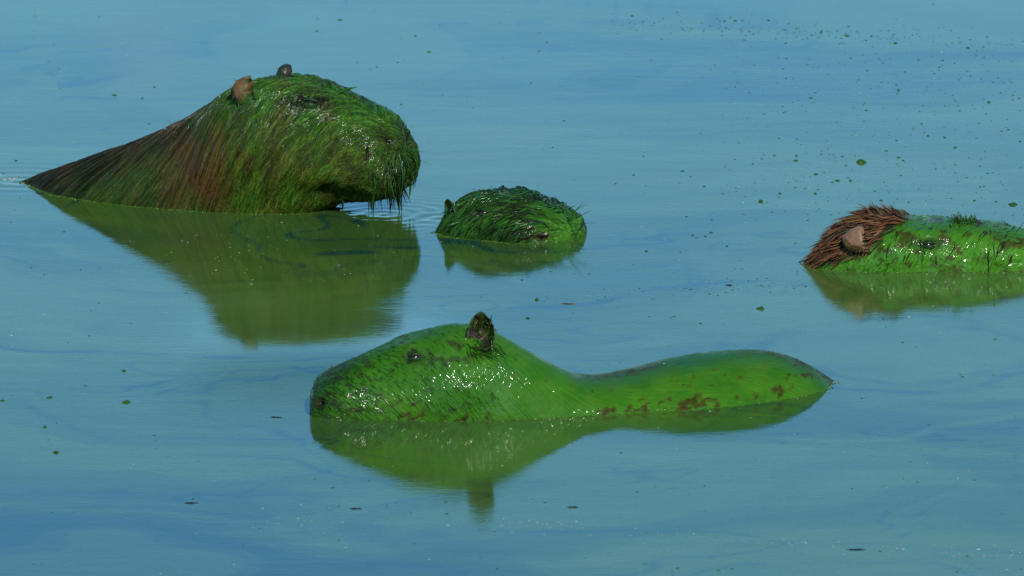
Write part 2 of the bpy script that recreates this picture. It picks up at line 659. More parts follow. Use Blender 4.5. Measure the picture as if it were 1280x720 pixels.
# ================================================================== WATER
def water():
    def axis(lo, hi, step, far):
        core = np.arange(lo, hi + step / 2, step)
        g, s, x = [], step, hi
        while x < far:
            s *= 1.35; x += s; g.append(x)
        g = np.array(g); l = lo - (g - hi)
        return np.concatenate([l[::-1], core, g])
    xs = axis(-1.0, 1.0, .0075, 900)
    ys = axis(-2.6, 2.7, .011, 900)
    X, Y = np.meshgrid(xs, ys, indexing='ij')
    P = np.stack([X, Y, np.zeros_like(X)], -1)
    pp = project(np.where((np.abs(Y) < 6)[..., None], P, 0))
    z = np.zeros_like(X)
    near = smooth(4, 2.5, np.abs(Y)) * smooth(3, 1.2, np.abs(X))
    # rings spreading from the dripping chin, the rump and the snouts
    brk = .35 + 1.3 * fbm(P * np.array([9, 5, 0]), 77, 2)
    for px, py, amp, lam, dec in ((478, 268, .0012, .034, .07), (442, 266, .0009, .028, .05), (25, 226, .0007, .05, .07), (548, 272, .0007, .045, .05)):
        c = water_pt(px, py)
        d = np.hypot(X - c[0], Y - c[1]) * (1 + .12 * (brk - 1))
        z += amp * np.cos(d / lam * 2 * math.pi) * np.exp(-d / dec) * brk
    z += near * .0007 * (fbm(P * np.array([1.6, 2.6, 1]), 5, 2) - .5)
    z += near * .0001 * (fbm(P * np.array([9, 22, 1]), 15, 2) - .5)
    sw = water_pt(405, 446)
    z += .0095 * np.exp(-((Y - sw[1]) / .30) ** 2 - ((X - sw[0]) / .22) ** 4)
    P[..., 2] = z
    # algae film: r = body greenness, g = chop / roughness, b = brown tinge
    q = P * np.array([1.4, 1.4, 0])
    wq = q + .55 * np.stack([fbm(q * 1.3, 21, 3) - .5, fbm(q * 1.3, 22, 3) - .5, 0 * X], -1) * 2
    film = fbm(wq * 1.7, 31, 4)
    streak = fbm(np.stack([wq[..., 0] * 1.2, wq[..., 1] * 5 + wq[..., 0], 0 * X], -1), 41, 4)
    gr = .56 + .55 * (film - .5) + .5 * (streak - .5)
    ch = .40 + .9 * (fbm(wq * 2.2 + 7, 51, 4) - .5) + .7 * (streak - .5)
    wx = pp[..., 0] + 60 * (fbm(q * 3, 61, 3) - .5)
    wy = pp[..., 1] + 26 * (fbm(q * 3, 62, 3) - .5)
    W2 = np.stack([wx, wy], -1)
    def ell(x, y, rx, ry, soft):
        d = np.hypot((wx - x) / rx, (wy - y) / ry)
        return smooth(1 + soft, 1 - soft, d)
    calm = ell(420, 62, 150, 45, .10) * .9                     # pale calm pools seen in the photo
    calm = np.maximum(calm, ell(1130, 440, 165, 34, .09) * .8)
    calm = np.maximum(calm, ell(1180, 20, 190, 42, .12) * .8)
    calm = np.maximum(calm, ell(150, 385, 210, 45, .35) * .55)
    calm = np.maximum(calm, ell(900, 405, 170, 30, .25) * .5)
    ch = ch * (1 - calm * .8)
    f2 = fbm(wq * .9 + 3.1, 131, 4)
    f3 = fbm(np.stack([wq[..., 0] * .8 + 5, wq[..., 1] * 1.5, 0 * X], -1), 141, 4)
    patch = smooth(.495, .510, f2) * .5 + smooth(.56, .568, f2) * .5
    lines = smooth(.010, .0, np.abs(f3 - .47)) + smooth(.007, .0, np.abs(f3 - .56)) + .7 * smooth(.006, .0, np.abs(f2 - .44))
    ring = smooth(.09, .0, np.abs(np.hypot((wx - 1130) / 165, (wy - 440) / 34) - 1.06)) + .6 * smooth(.07, .0, np.abs(np.hypot((wx - 420) / 150, (wy - 62) / 45) - 1.05)) + .5 * smooth(.05, .0, np.abs(np.hypot((wx - 1130) / 165, (wy - 440) / 34) - 1.35))
    scum = np.clip(calm * .9 + .60 * patch + .5 * smooth(.53, .62, streak) * smooth(.4, .6, film), 0, 1)  # scum patches; the calm term paints in the pools' brighter sky reflection
    line = smooth(.02, 0, np.abs(np.abs(streak - .5))) * .15
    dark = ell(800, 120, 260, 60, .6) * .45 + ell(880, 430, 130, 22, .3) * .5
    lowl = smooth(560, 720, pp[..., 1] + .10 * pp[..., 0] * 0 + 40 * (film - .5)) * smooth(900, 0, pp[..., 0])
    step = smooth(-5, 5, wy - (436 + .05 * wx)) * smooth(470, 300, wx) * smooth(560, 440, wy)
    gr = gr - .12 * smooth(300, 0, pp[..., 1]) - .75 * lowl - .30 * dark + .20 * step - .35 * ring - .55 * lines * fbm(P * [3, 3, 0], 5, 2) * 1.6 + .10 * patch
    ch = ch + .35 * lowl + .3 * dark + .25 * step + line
    br = ell(178, 60, 42, 48, .8) * .45
    def trail(pts, wd):                                        # drift lines: distance to a bent line
        pts = np.array(pts, float)
        yy = np.interp(wx, pts[:, 0], pts[:, 1], left=-999, right=-999)
        return smooth(wd, 0, np.abs(wy - yy)) * smooth(.30, .55, fbm(q * 6, 88, 3))
    dl = (trail([(640, 30), (800, 25), (930, 27), (1060, 42), (1290, 66)], 3) + trail([(640, 384), (760, 374), (880, 362), (980, 350)], 3) + trail([(0, 436), (150, 441), (300, 452), (450, 472)], 3)
          + trail([(560, 655), (800, 668), (1290, 690)], 3) * .7 + trail([(930, 475), (1080, 488), (1200, 484), (1290, 465)], 4) + trail([(60, 115), (120, 118), (260, 122)], 2.5))
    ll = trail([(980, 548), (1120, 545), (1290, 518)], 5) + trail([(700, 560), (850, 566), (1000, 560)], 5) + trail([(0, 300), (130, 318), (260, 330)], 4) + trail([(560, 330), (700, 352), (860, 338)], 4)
    gr = gr - .75 * dl
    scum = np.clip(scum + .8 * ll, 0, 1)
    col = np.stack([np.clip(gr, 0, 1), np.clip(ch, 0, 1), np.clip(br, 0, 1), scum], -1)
    nx, ny = len(xs), len(ys)
    i, j = np.meshgrid(np.arange(nx - 1), np.arange(ny - 1), indexing='ij')
    a = i * ny + j
    F = np.stack([a, a + ny, a + ny + 1, a + 1], -1).reshape(-1, 4)
    m, nt, b = new_mat('algae_water')
    at = N(nt, 'ShaderNodeVertexColor', layer_name='col')
    sep = N(nt, 'ShaderNodeSeparateColor')
    nt.links.new(at.outputs[0], sep.inputs[0])
    mix = N(nt, 'ShaderNodeMix', data_type='RGBA')
    mix.inputs[6].default_value = (.008, .045, .036, 1)
    mix.inputs[7].default_value = (.080, .160, .003, 1)
    nt.links.new(sep.outputs[0], mix.inputs[0])
    mx2 = N(nt, 'ShaderNodeMix', data_type='RGBA')
    mx2.inputs[7].default_value = (.13, .125, .03, 1)
    nt.links.new(mix.outputs[2], mx2.inputs[6])
    nt.links.new(sep.outputs[2], mx2.inputs[0])
    mx3 = N(nt, 'ShaderNodeMix', data_type='RGBA')         # scum patches, plus the calm pools' sky reflection painted as pale colour
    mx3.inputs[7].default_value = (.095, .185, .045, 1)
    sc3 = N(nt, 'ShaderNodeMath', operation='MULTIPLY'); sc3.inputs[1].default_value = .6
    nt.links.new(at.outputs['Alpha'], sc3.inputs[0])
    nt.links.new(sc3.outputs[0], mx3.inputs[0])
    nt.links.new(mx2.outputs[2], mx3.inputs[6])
    gt = N(nt, 'ShaderNodeTexCoord')
    gn = N(nt, 'ShaderNodeTexNoise'); gn.inputs['Scale'].default_value = 120; gn.inputs['Detail'].default_value = 6; gn.inputs['Roughness'].default_value = .7
    nt.links.new(gt.outputs['Object'], gn.inputs['Vector'])
    gm = N(nt, 'ShaderNodeMapRange'); gm.inputs[1].default_value, gm.inputs[2].default_value = .3, .7
    gm.inputs[3].default_value, gm.inputs[4].default_value = .72, 1.28
    nt.links.new(gn.outputs[0], gm.inputs[0])
    gs_ = N(nt, 'ShaderNodeVectorMath', operation='SCALE')
    nt.links.new(mx3.outputs[2], gs_.inputs[0]); nt.links.new(gm.outputs[0], gs_.inputs['Scale'])
    nt.links.new(gs_.outputs[0], b.inputs['Base Color'])
    b.inputs['IOR'].default_value = 1.333
    rr = N(nt, 'ShaderNodeMapRange')
    rr.inputs[3].default_value, rr.inputs[4].default_value = .02, .085
    nt.links.new(sep.outputs[1], rr.inputs[0])
    nt.links.new(rr.outputs[0], b.inputs['Roughness'])
    tc = N(nt, 'ShaderNodeTexCoord')
    hs = []
    for sc_, stt, dist, det in (((7, 16, 1), .026, .01, 4), ((60, 90, 1), .09, .002, 4)):
        mp = N(nt, 'ShaderNodeMapping'); mp.inputs['Scale'].default_value = sc_
        nt.links.new(tc.outputs['Object'], mp.inputs[0])
        nz = N(nt, 'ShaderNodeTexNoise'); nz.inputs['Scale'].default_value = 1; nz.inputs['Detail'].default_value = det
        nt.links.new(mp.outputs[0], nz.inputs['Vector'])
        bp = N(nt, 'ShaderNodeBump'); bp.inputs['Distance'].default_value = dist
        ml = N(nt, 'ShaderNodeMath', operation='MULTIPLY_ADD'); ml.inputs[1].default_value = stt; ml.inputs[2].default_value = stt * .35
        nt.links.new(sep.outputs[1], ml.inputs[0])
        nt.links.new(ml.outputs[0], bp.inputs['Strength'])
        nt.links.new(nz.outputs[0], bp.inputs['Height'])
        if hs: nt.links.new(hs[-1].outputs[0], bp.inputs['Normal'])
        hs.append(bp)
    nt.links.new(hs[-1].outputs[0], b.inputs['Normal'])
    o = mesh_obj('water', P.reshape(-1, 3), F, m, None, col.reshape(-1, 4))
    o['kind'] = 'structure'
    tag(o, 'still blue green lake water filmed with algae', 'water')
    return o


water()


def cond(x):
    return np.clip(x, 0, 1)


def near_mask(s_):
    return (np.arange(s_.nt) <= s_.nt * .56)[None, :] | (np.arange(s_.nt) > s_.nt * .70)[None, :]


# ================================================================== CAPYBARA with raised head (facing right)
def capybara_raised():
    st = [  # px, axis, top, w, zw, zb, nu, nl
        (24, 226.0, 228, .012, -.01, -.05, 2, 2),
        (60, 229.0, 214, .055, -.02, -.12, 2, 2),
        (110, 234.3, 197, .100, -.02, -.20, 2, 2),
        (170, 242.0, 176, .112, -.02, -.24, 2, 2),
        (230, 248.7, 149, .108, -.01, -.24, 2.0, 2),
        (270, 251.9, 125, .106, .02, -.22, 2.1, 2),
        (300, 254.2, 106, .108, .06, -.18, 2.4, 2),
        (330, 256.0, 98, .108, .085, -.13, 2.7, 2),
        (365, 257.5, 97, .108, .095, -.06, 2.9, 2.1),
        (400, 259.0, 106, .106, .095, -.015, 3.0, 2.2),
        (430, 260.5, 118.5, .103, .092, .012, 3.0, 2.3),
        (460, 262.0, 133, .099, .090, .018, 3.0, 2.4),
        (476, 263.5, 146, .094, .085, .022, 3.0, 2.5),
        (486, 264.5, 157, .086, .083, .026, 2.7, 2.5),
        (494, 265.0, 164, .074, .081, .030, 2.6, 2.4),
        (499, 265.5, 176, .056, .080, .045, 2.4, 2.3),
        (501.5, 265.7, 187, .034, .080, .060, 2.2, 2.2),
        (502.5, 265.8, 194, .012, .078, .070, 2.0, 2.0),
    ]
    b = Body(st)
    b.flow([(20, 22), (150, 38), (230, 52), (290, 58), (350, 56), (430, 52), (480, 42), (520, 30)])
    # brow, eye hollow, cheek, muzzle swelling, nostril, mouth corner
    b.dent(382, 122, .009, .028, (1.6, 1, .8))
    b.dent(388, 131, -.007, .013, (1.6, 1, .8))
    b.dent(330, 190, .012, .06)
    b.dent(480, 205, .010, .045)
    b.dent(440, 190, -.006, .045)
    b.dent(487, 177, -.020, .0095, (1.1, 1, .9))
    b.dent(490, 165, .005, .014)
    b.dent(415, 243, -.012, .03, (2, 1, .6))
    root = empty('capybara', tuple(water_pt(300, 248.5) * [1, 1, 0]))
    tag(root, 'capybara with its whole head raised clear of the water and a shaggy dripping muzzle', 'capybara', 'capybaras coated in green algae')
    b.relief(lambda pp: .0016 + .0010 * smooth(240, 320, pp[..., 0]), 22, 150, .0016, 3)
    b.relief(lambda pp: .0030 * smooth(230, 330, pp[..., 0]), 13, 62, .0, 33)

    def mask(pp, p=None):
        n1 = fbm(np.stack([pp[..., 0] * .02 + pp[..., 1] * .02, (pp[..., 0] * .9 - pp[..., 1] * .5) * .06, 0 * pp[..., 0]], -1), 5, 4) - .5
        back = smooth(300, 215, pp[..., 0])
        brown = gpx(pp, 245, 215, 48, 50) * 1.0 + gpx(pp, 285, 180, 22, 45) * .35 + gpx(pp, 380, 205, 45, 22) * .38
        brown = cond(brown + 1.5 * n1 * (.3 + .7 * (pp[..., 0] < 420)))
        blk = cond(back * smooth(48, 4, pp[..., 1] - np.interp(pp[..., 0], [q[0] for q in st], [q[2] for q in st]) + 30 * n1) * .8 + gpx(pp, 390, 131, 30, 7) * .7 + gpx(pp, 487, 177, 9, 8) + gpx(pp, 425, 245, 45, 10) * .5)  # last term paints the shadow under the jaw
        return n1, back, brown, blk

    def colour(pp, p, j=0):
        n1, back, brown, blk = mask(pp)
        c = lerp(GREEN * .72, OLIVE * .9, cond(.32 + smooth(130, 200, pp[..., 1]) * .65 + n1 * 1.4))
        c = lerp(c, DEEP, cond(back * .75 + n1 * .6))
        c = lerp(c, GREEN * 1.05, gpx(pp, 296, 175, 16, 40) * .8)
        c = lerp(c, LIME * .75, gpx(pp, 330, 250, 70, 14) * .6)
        c = lerp(c, BROWN * 1.1, brown * .8)
        return lerp(c, BLACK, blk)

    b.build(root, M_HAIRY, lambda s: colour(s.pp, s.P))

    def hcol(pp, p, r):
        n = len(pp)
        c = colour(pp, p)
        k = r.random(n)
        br = mask(pp)[2]
        c = lerp(c, RUST * .6, ((k < .25) * br))
        c = lerp(c, BROWN * .8, (r.random(n) < .24 - .17 * smooth(280, 340, pp[:, 0])) * .75)
        c = c * (1 + .22 * smooth(280, 340, pp[:, 0]))[:, None]
        c = c * (.55 + .8 * r.random((n, 1)) ** 1.3)
        return lerp(c, LIME, (r.random(n) < .08) * .35 * (pp[:, 0] > 290))

    long_ = b.strands(17000, (.020, .045), (.0006, .0016), (.00, .015), hcol, lambda pp, s: near_mask(s) * (.35 + smooth(320, 220, pp[..., 0])) * smooth(512, 490, pp[..., 0]), seed=11, wob=.28, clump=.8)
    head = b.strands(20000, (.008, .023), (.0008, .0020), (.00, .03), hcol, lambda pp, s: near_mask(s) * smooth(275, 310, pp[..., 0]) * smooth(510, 494, pp[..., 0]) * (1 - gpx(pp, 489, 177, 15, 12)) ** 3, seed=12, wob=.55, clump=.7)
    dark = b.strands(300, (.012, .055), (.0010, .0024), (.01, .06), lambda pp, p, r: np.tile(BLACK * 1.2, (len(pp), 1)) + r.random((len(pp), 1)) * DEEP * .7,
                     lambda pp, s: near_mask(s) * (.5 * smooth(300, 330, pp[..., 0]) * smooth(510, 500, pp[..., 0]) + 14 * gpx(pp, 318, 122, 6, 10) + 5 * gpx(pp, 388, 133, 22, 5)), seed=13, wob=.5)
    lash = b.strands(260, (.008, .018), (.0012, .0026), (.06, .16), lambda pp, p, r: np.tile(BLACK, (len(pp), 1)), lambda pp, s: near_mask(s) * gpx(pp, 390, 127, 19, 3.5), seed=14, wob=.9, phi_add=.3)
    beard = b.strands(170, (.026, .062), (.0010, .0032), (.01, .09), lambda pp, p, r: np.where(r.random((len(pp), 1)) < .55, BLACK * 1.1, lerp(DEEP, GREEN, r.random(len(pp)))),
                      lambda pp, s: near_mask(s) * gpx(pp, 484, 196, 20, 20) * (1 - gpx(pp, 489, 177, 13, 11)), seed=15, wob=.8, seg=6, phi_add=.75)
    tuft = b.strands(120, (.010, .024), (.0012, .0026), (.2, .8), lambda pp, p, r: lerp(DEEP, GREEN * .9, r.random(len(pp))), lambda pp, s: near_mask(s) * gpx(pp, 306, 128, 15, 7), seed=16, wob=1.2)
    hair = merge([long_, head, dark, lash, beard, tuft])
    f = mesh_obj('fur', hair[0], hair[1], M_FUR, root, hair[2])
    f['kind'] = 'stuff'
    nostril(root, b, 489, 177, .0085, .0065)
    # long dripping strands that hang off the muzzle
    r = np.random.default_rng(5)
    roots, dirs, L, W, col = [], [], [], [], []
    for k in range(300):
        px, py = 470 + 40 * r.random() ** .8, 174 + 68 * r.random()
        if math.hypot(px - 489, py - 175) < 15: continue
        i, j, jf = b.find(px, py)
        jj = j if r.random() < .75 else jf
        i = np.clip(i + r.integers(-4, 5), 0, b.ns - 1)
        nn = b.Nn[i, jj]
        roots.append(b.P[i, jj] - nn * .002)
        rad = np.array([px - 492, 0, -(py - 176)]) / 40.
        dirs.append(norm(nn * .15 + rad * [.6, 1, 1] + r.normal(size=3) * .22 + np.array([0, 0, -.25])))
        L.append(.014 + .036 * r.random() ** 1.6); W.append(.0010 + .0024 * r.random())
        col.append((BLACK * 1.2 if r.random() < .45 else lerp(DEEP, GREEN, r.random())) * (.6 + .7 * r.random()))
    for k in range(18):                            # stiff ones that stand out ahead of the nose
        i = b.ns - 1 - r.integers(2, 40); jj = r.integers(int(b.nt * .05), int(b.nt * .5))
        roots.append(b.P[i, jj]); dirs.append(norm(np.array([1.0, -.3 + .5 * r.normal(), -.12 + .42 * r.normal()])))
        L.append(.014 + .020 * r.random()); W.append(.0008 + .0008 * r.random()); col.append(DEEP * (.5 + r.random()))
    t1 = free_strands(roots, dirs, np.array(L), np.array(W), np.array(col), np.concatenate([np.full(len(roots) - 18, 1.3), np.full(18, .45)]), 6, 3, .5)
    o = mesh_obj('muzzle_strands', *t1[:2], M_FUR, root, t1[2]); o['kind'] = 'stuff'
    # drips from the chin down to the water
    for px, py, Ld, Wd in ((445, 250, .022, .0040), (449, 252, .020, .0022), (480, 247, .030, .0014), (421, 252, .016, .0030), (458, 252, .018, .0012)):
        c0 = b.P[b.find(px, 240)[0]]
        base = c0[b.nt // 2 - (8 if px > 440 else 12)]
        top_ = base + np.array([0, 0, .006])
        n_ = 5
        t = free_strands(np.repeat(top_[None], n_, 0) + r.normal(size=(n_, 3)) * [.004, .004, .001], np.tile([0, 0, -1.], (n_, 1)), max(top_[2] + .004, .012) * np.array([1, .8, .55, .7, .4]),
                         Wd * np.array([1, .6, .9, .5, .8]), np.tile(DEEP, (n_, 1)), .5, 5, int(px), .25, .7)
        mesh_obj('algae_drip', *t[:2], M_FUR, root, t[2])
    # fine whiskers
    for k, (px, py, d) in enumerate(((500, 168, (.25, -.3, 1)), (505, 190, (1, -.3, .15)), (506, 196, (1, -.4, -.1)), (508, 185, (1, -.1, .3)), (500, 205, (.8, -.5, -.5)))):
        i, j, jf = b.find(px, py)
        t = free_strands([b.P[i, j]], [d], np.array([.035 + .008 * (k % 3)]), np.array([.0011]), np.array([DEEP]), .25, 7, k, .2)
        mesh_obj('whisker', *t[:2], M_FUR, root, t[2])
    # ears
    i, j, jf = b.find(304, 122)
    hd = norm(b.P[i + 12, 0] - b.P[i - 12, 0]) * np.array([1, 1, 0]); sd_ = np.cross(hd, [0, 0, 1])
    ear(root, b.P[i, j] - b.Nn[i, j] * .004 + np.array([.018, 0, -.014]), np.array([1, .12, .06]), np.array([-.10, -.28, 1]), .022, .056, np.array([.12, .066, .024]), BLACK * 2, DEEP * 1.1, seed=4, depth=1.6, tufts=220, lump=.008, box=4.5)
    i, j, jf = b.find(322, 106)
    ear(root, b.P[i, jf] - b.Nn[i, jf] * .006 + np.array([.006, 0, .002]), np.array([.7, .7, -.2]), np.array([.75, .2, .5]), .014, .036, BLACK * 2.2, BLACK, DEEP * .6, seed=5)
    i, j, jf = b.find(388, 131)
    for jj in (j, jf):
        eye(root, b.P[i, jj] - b.Nn[i, jj] * .0022, b.Nn[i, jj], hd, .0088, DEEP * .6)
    return b


# ================================================================== CAPYBARA swimming to the left, in front
def capybara_front():
    st = [
        (1040, 474, 474.5, .010, -.012, -.04, 2, 2),
        (1031, 475.5, 469, .028, -.02, -.10, 2, 2),
        (1010, 478, 456.5, .062, -.02, -.16, 2, 2),
        (985, 481, 445, .088, -.025, -.20, 2, 2),
        (950, 485, 438, .108, -.03, -.22, 2, 2),
        (900, 490, 440.5, .122, -.03, -.24, 2, 2),
        (850, 495, 449, .126, -.03, -.24, 2, 2),
        (800, 499, 461.5, .122, -.03, -.22, 2, 2),
        (760, 502, 469, .115, -.03, -.20, 2, 2),
        (725, 505, 468, .108, -.02, -.18, 2, 2),
        (690, 507.5, 454.5, .100, -.01, -.15, 2, 2),
        (655, 509.5, 435.5, .098, -.005, -.12, 1.95, 2),
        (625, 511, 418.5, .098, .00, -.10, 1.95, 2),
        (598, 511.5, 407, .098, .01, -.09, 2, 2),
        (570, 512, 405.5, .097, .012, -.085, 2.1, 2),
        (540, 512.5, 412.5, .094, .012, -.08, 2.2, 2),
        (500, 513, 426, .088, .010, -.08, 2.3, 2),
        (465, 513.5, 440, .082, .008, -.08, 2.4, 2.2),
        (435, 514, 454, .076, .006, -.08, 2.5, 2.3),
        (412, 514.5, 467, .068, .004, -.07, 2.5, 2.4),
        (399, 515, 477, .058, .003, -.06, 2.4, 2.3),
        (391, 515, 487, .044, .002, -.05, 2.3, 2.2),
        (388, 515, 496, .028, .00, -.04, 2.2, 2),
        (387.3, 515, 503, .010, .00, -.03, 2, 2),
    ]
    b = Body(st, 360, 168)
    b.flow([(385, 35), (430, 45), (520, 50), (600, 52), (680, 30), (760, 18), (1040, 12)])
    b.dent(515, 438, .008, .028, (1.5, 1, .8))
    b.dent(517, 448, -.0075, .012, (1.7, 1, .8))
    b.dent(590, 470, .010, .05)
    b.dent(470, 480, -.004, .04)
    b.dent(425, 490, .006, .03)
    b.dent(402, 503, -.010, .007)
    b.dent(560, 428, .004, .02)
    root = empty('capybara', tuple(water_pt(620, 511) * [1, 1, 0]))
    tag(root, 'bright green slick capybara swimming with one upright ear and a long low back behind', 'capybara', 'capybaras coated in green algae')
    b.relief(lambda pp: .0003 + .0007 * smooth(640, 560, pp[..., 0]) * smooth(395, 450, pp[..., 0]) + .0012 * gpx(pp, 615, 492, 60, 32), 34, 150, .0010, 8)

    def masks(pp):
        n1 = fbm(np.stack([pp[..., 0] * .035, pp[..., 1] * .06, 0 * pp[..., 0]], -1), 25, 4) - .5
        n2 = fbm(np.stack([pp[..., 0] * .11 + pp[..., 1] * .05, pp[..., 1] * .16, 0 * pp[..., 0]], -1), 35, 3) - .5
        topy = np.interp(pp[..., 0], [p[0] for p in st][::-1], [p[2] for p in st][::-1])
        from_top = pp[..., 1] - topy
        ridge = smooth(10, -1, from_top + 10 * n1) * (smooth(700, 740, pp[..., 0]) * smooth(860, 790, pp[..., 0]) + smooth(900, 975, pp[..., 0]) * .8 + smooth(470, 410, pp[..., 0]) * .3)
        spots = gpx(pp, 860, 505, 40, 12) * 1.2 + gpx(pp, 975, 490, 22, 12) * .9 + gpx(pp, 780, 515, 40, 6) + gpx(pp, 540, 520, 60, 7) * .9 + gpx(pp, 1005, 470, 16, 9) * .6
        spots = smooth(.38, .62, spots * .45 + n2 * 1.5 + .02)
        face = smooth(500, 400, pp[..., 0])
        marks = smooth(.50, .70, .5 + n2 * 1.6 - .22 + .22 * face + .3 * gpx(pp, 545, 447, 50, 14)) * smooth(640, 560, pp[..., 0])
        eyed = gpx(pp, 517, 448, 15, 7) + gpx(pp, 402, 503, 6, 6)
        return n1, n2, cond(ridge), cond(spots), cond(marks), cond(eyed), from_top

    def colour(pp):
        n1, n2, ridge, spots, marks, eyed, ft = masks(pp)
        c = lerp(GREEN * .84, LIME * .92, cond(.35 + n1 * 2.2)) * (1 + .28 * n2[..., None])
        c = lerp(c, SKY_SHEEN, smooth(26, 4, ft) * smooth(640, 800, pp[..., 0]) * .75)  # sky sheen painted along the upper edge of the back
        c = lerp(c, GREEN * .62, smooth(500, 400, pp[..., 0] + 60 * n1) * .75)
        c = lerp(c, OLIVE * .8, smooth(.08, .22, n2 + .5 * n1) * .35)
        c = lerp(c, BROWN * .55, cond(ridge * (.75 + n2)))
        c = lerp(c, BROWN * .45, spots * .8)
        c = lerp(c, BLACK * 1.6, marks * .65)
        return lerp(c, BLACK, cond(eyed) * .9)

    b.build(root, M_SLICK, lambda s: colour(s.pp), lambda pp: np.clip(
        .16 + .95 * gpx(pp, 612, 488, 62, 40) + .55 * gpx(pp, 455, 500, 60, 22) + .55 * gpx(pp, 535, 460, 40, 20) + .7 * gpx(pp, 730, 518, 70, 9), 0, 1.1))

    def hcol(pp, p, r):
        c = colour(pp) * (.65 + .6 * r.random((len(pp), 1)))
        return lerp(c, BLACK * 1.5, (r.random(len(pp)) < .02 + .13 * smooth(470, 400, pp[:, 0])) * .7)

    h1 = b.strands(1700, (.007, .015), (.0008, .0018), (.0, .02), hcol, lambda pp, s: near_mask(s) * (smooth(660, 540, pp[..., 0]) * (.16 + .9 * smooth(520, 420, pp[..., 0]) + .25 * gpx(pp, 560, 500, 80, 25))) * smooth(387, 394, pp[..., 0]), seed=21, wob=.5, height=.2)
    h2 = b.strands(260, (.005, .011), (.0008, .0017), (.01, .10), lambda pp, p, r: lerp(BLACK * 1.6, BROWN * .7, r.random(len(pp))),
                   lambda pp, s: masks(pp)[3] + masks(pp)[4] * .8 + masks(pp)[2] * .7, seed=22, wob=.9)
    h3 = b.strands(240, (.006, .014), (.0010, .0018), (.15, .5), hcol, lambda pp, s: smooth(470, 410, pp[..., 0]) * smooth(387, 394, pp[..., 0]) * near_mask(s), seed=23, wob=.6)
    h5 = b.strands(170, (.008, .020), (.0012, .0024), (.2, .8), lambda pp, p, r: lerp(GREEN * .5, LIME * .8, r.random(len(pp))), lambda pp, s: near_mask(s) * gpx(pp, 600, 439, 18, 7), seed=24, wob=1.2)
    mg = merge([h1, h2, h3, h5])
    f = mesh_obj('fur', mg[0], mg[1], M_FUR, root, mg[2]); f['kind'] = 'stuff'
    nostril(root, b, 402, 502, .0060, .0055)
    i, j, jf = b.find(600, 438)
    hd = np.array([-1., -.12, 0]); sd_ = np.array([0, -1., 0])
    ear(root, b.P[i, j] + b.Nn[i, j] * .001 + np.array([.000, 0, -.005]), np.array([-.45, -1, .05]), np.array([.0, .28, 1]), .023, .064, lerp(GREEN, BROWN, .3) * .6, np.array([.016, .008, .006]), lerp(GREEN, BROWN, .45) * .55, seed=7, depth=1.0, thick=.005, tufts=380, lump=.010, box=2.6)
    ear(root, b.P[i - 3, jf] - b.Nn[i, jf] * .020 + np.array([0, 0, .004]), hd * .6 - sd_ * .7, np.array([.1, .5, .8]), .022, .030, DEEP * 1.1, BLACK * 2, GREEN * .5, seed=8)
    i, j, jf = b.find(517, 448)
    for jj in (j, jf):
        eye(root, b.P[i, jj] - b.Nn[i, jj] * .0022, b.Nn[i, jj], hd, .0085, DEEP * .55)
    r = np.random.default_rng(4)
    for k, (px, py) in enumerate(((400, 490), (396, 497), (406, 484), (402, 511), (447, 450))):
        i, j, jf = b.find(px, py)
        t = free_strands([b.P[i, j]], [(-.6 + .3 * r.normal(), -.5, .35 + .3 * r.normal())], np.array([.012 + .006 * r.random()]), np.array([.0013]), np.array([DEEP]), .5, 5, k, .2)
        mesh_obj('whisker', *t[:2], M_FUR, root, t[2])
    return b


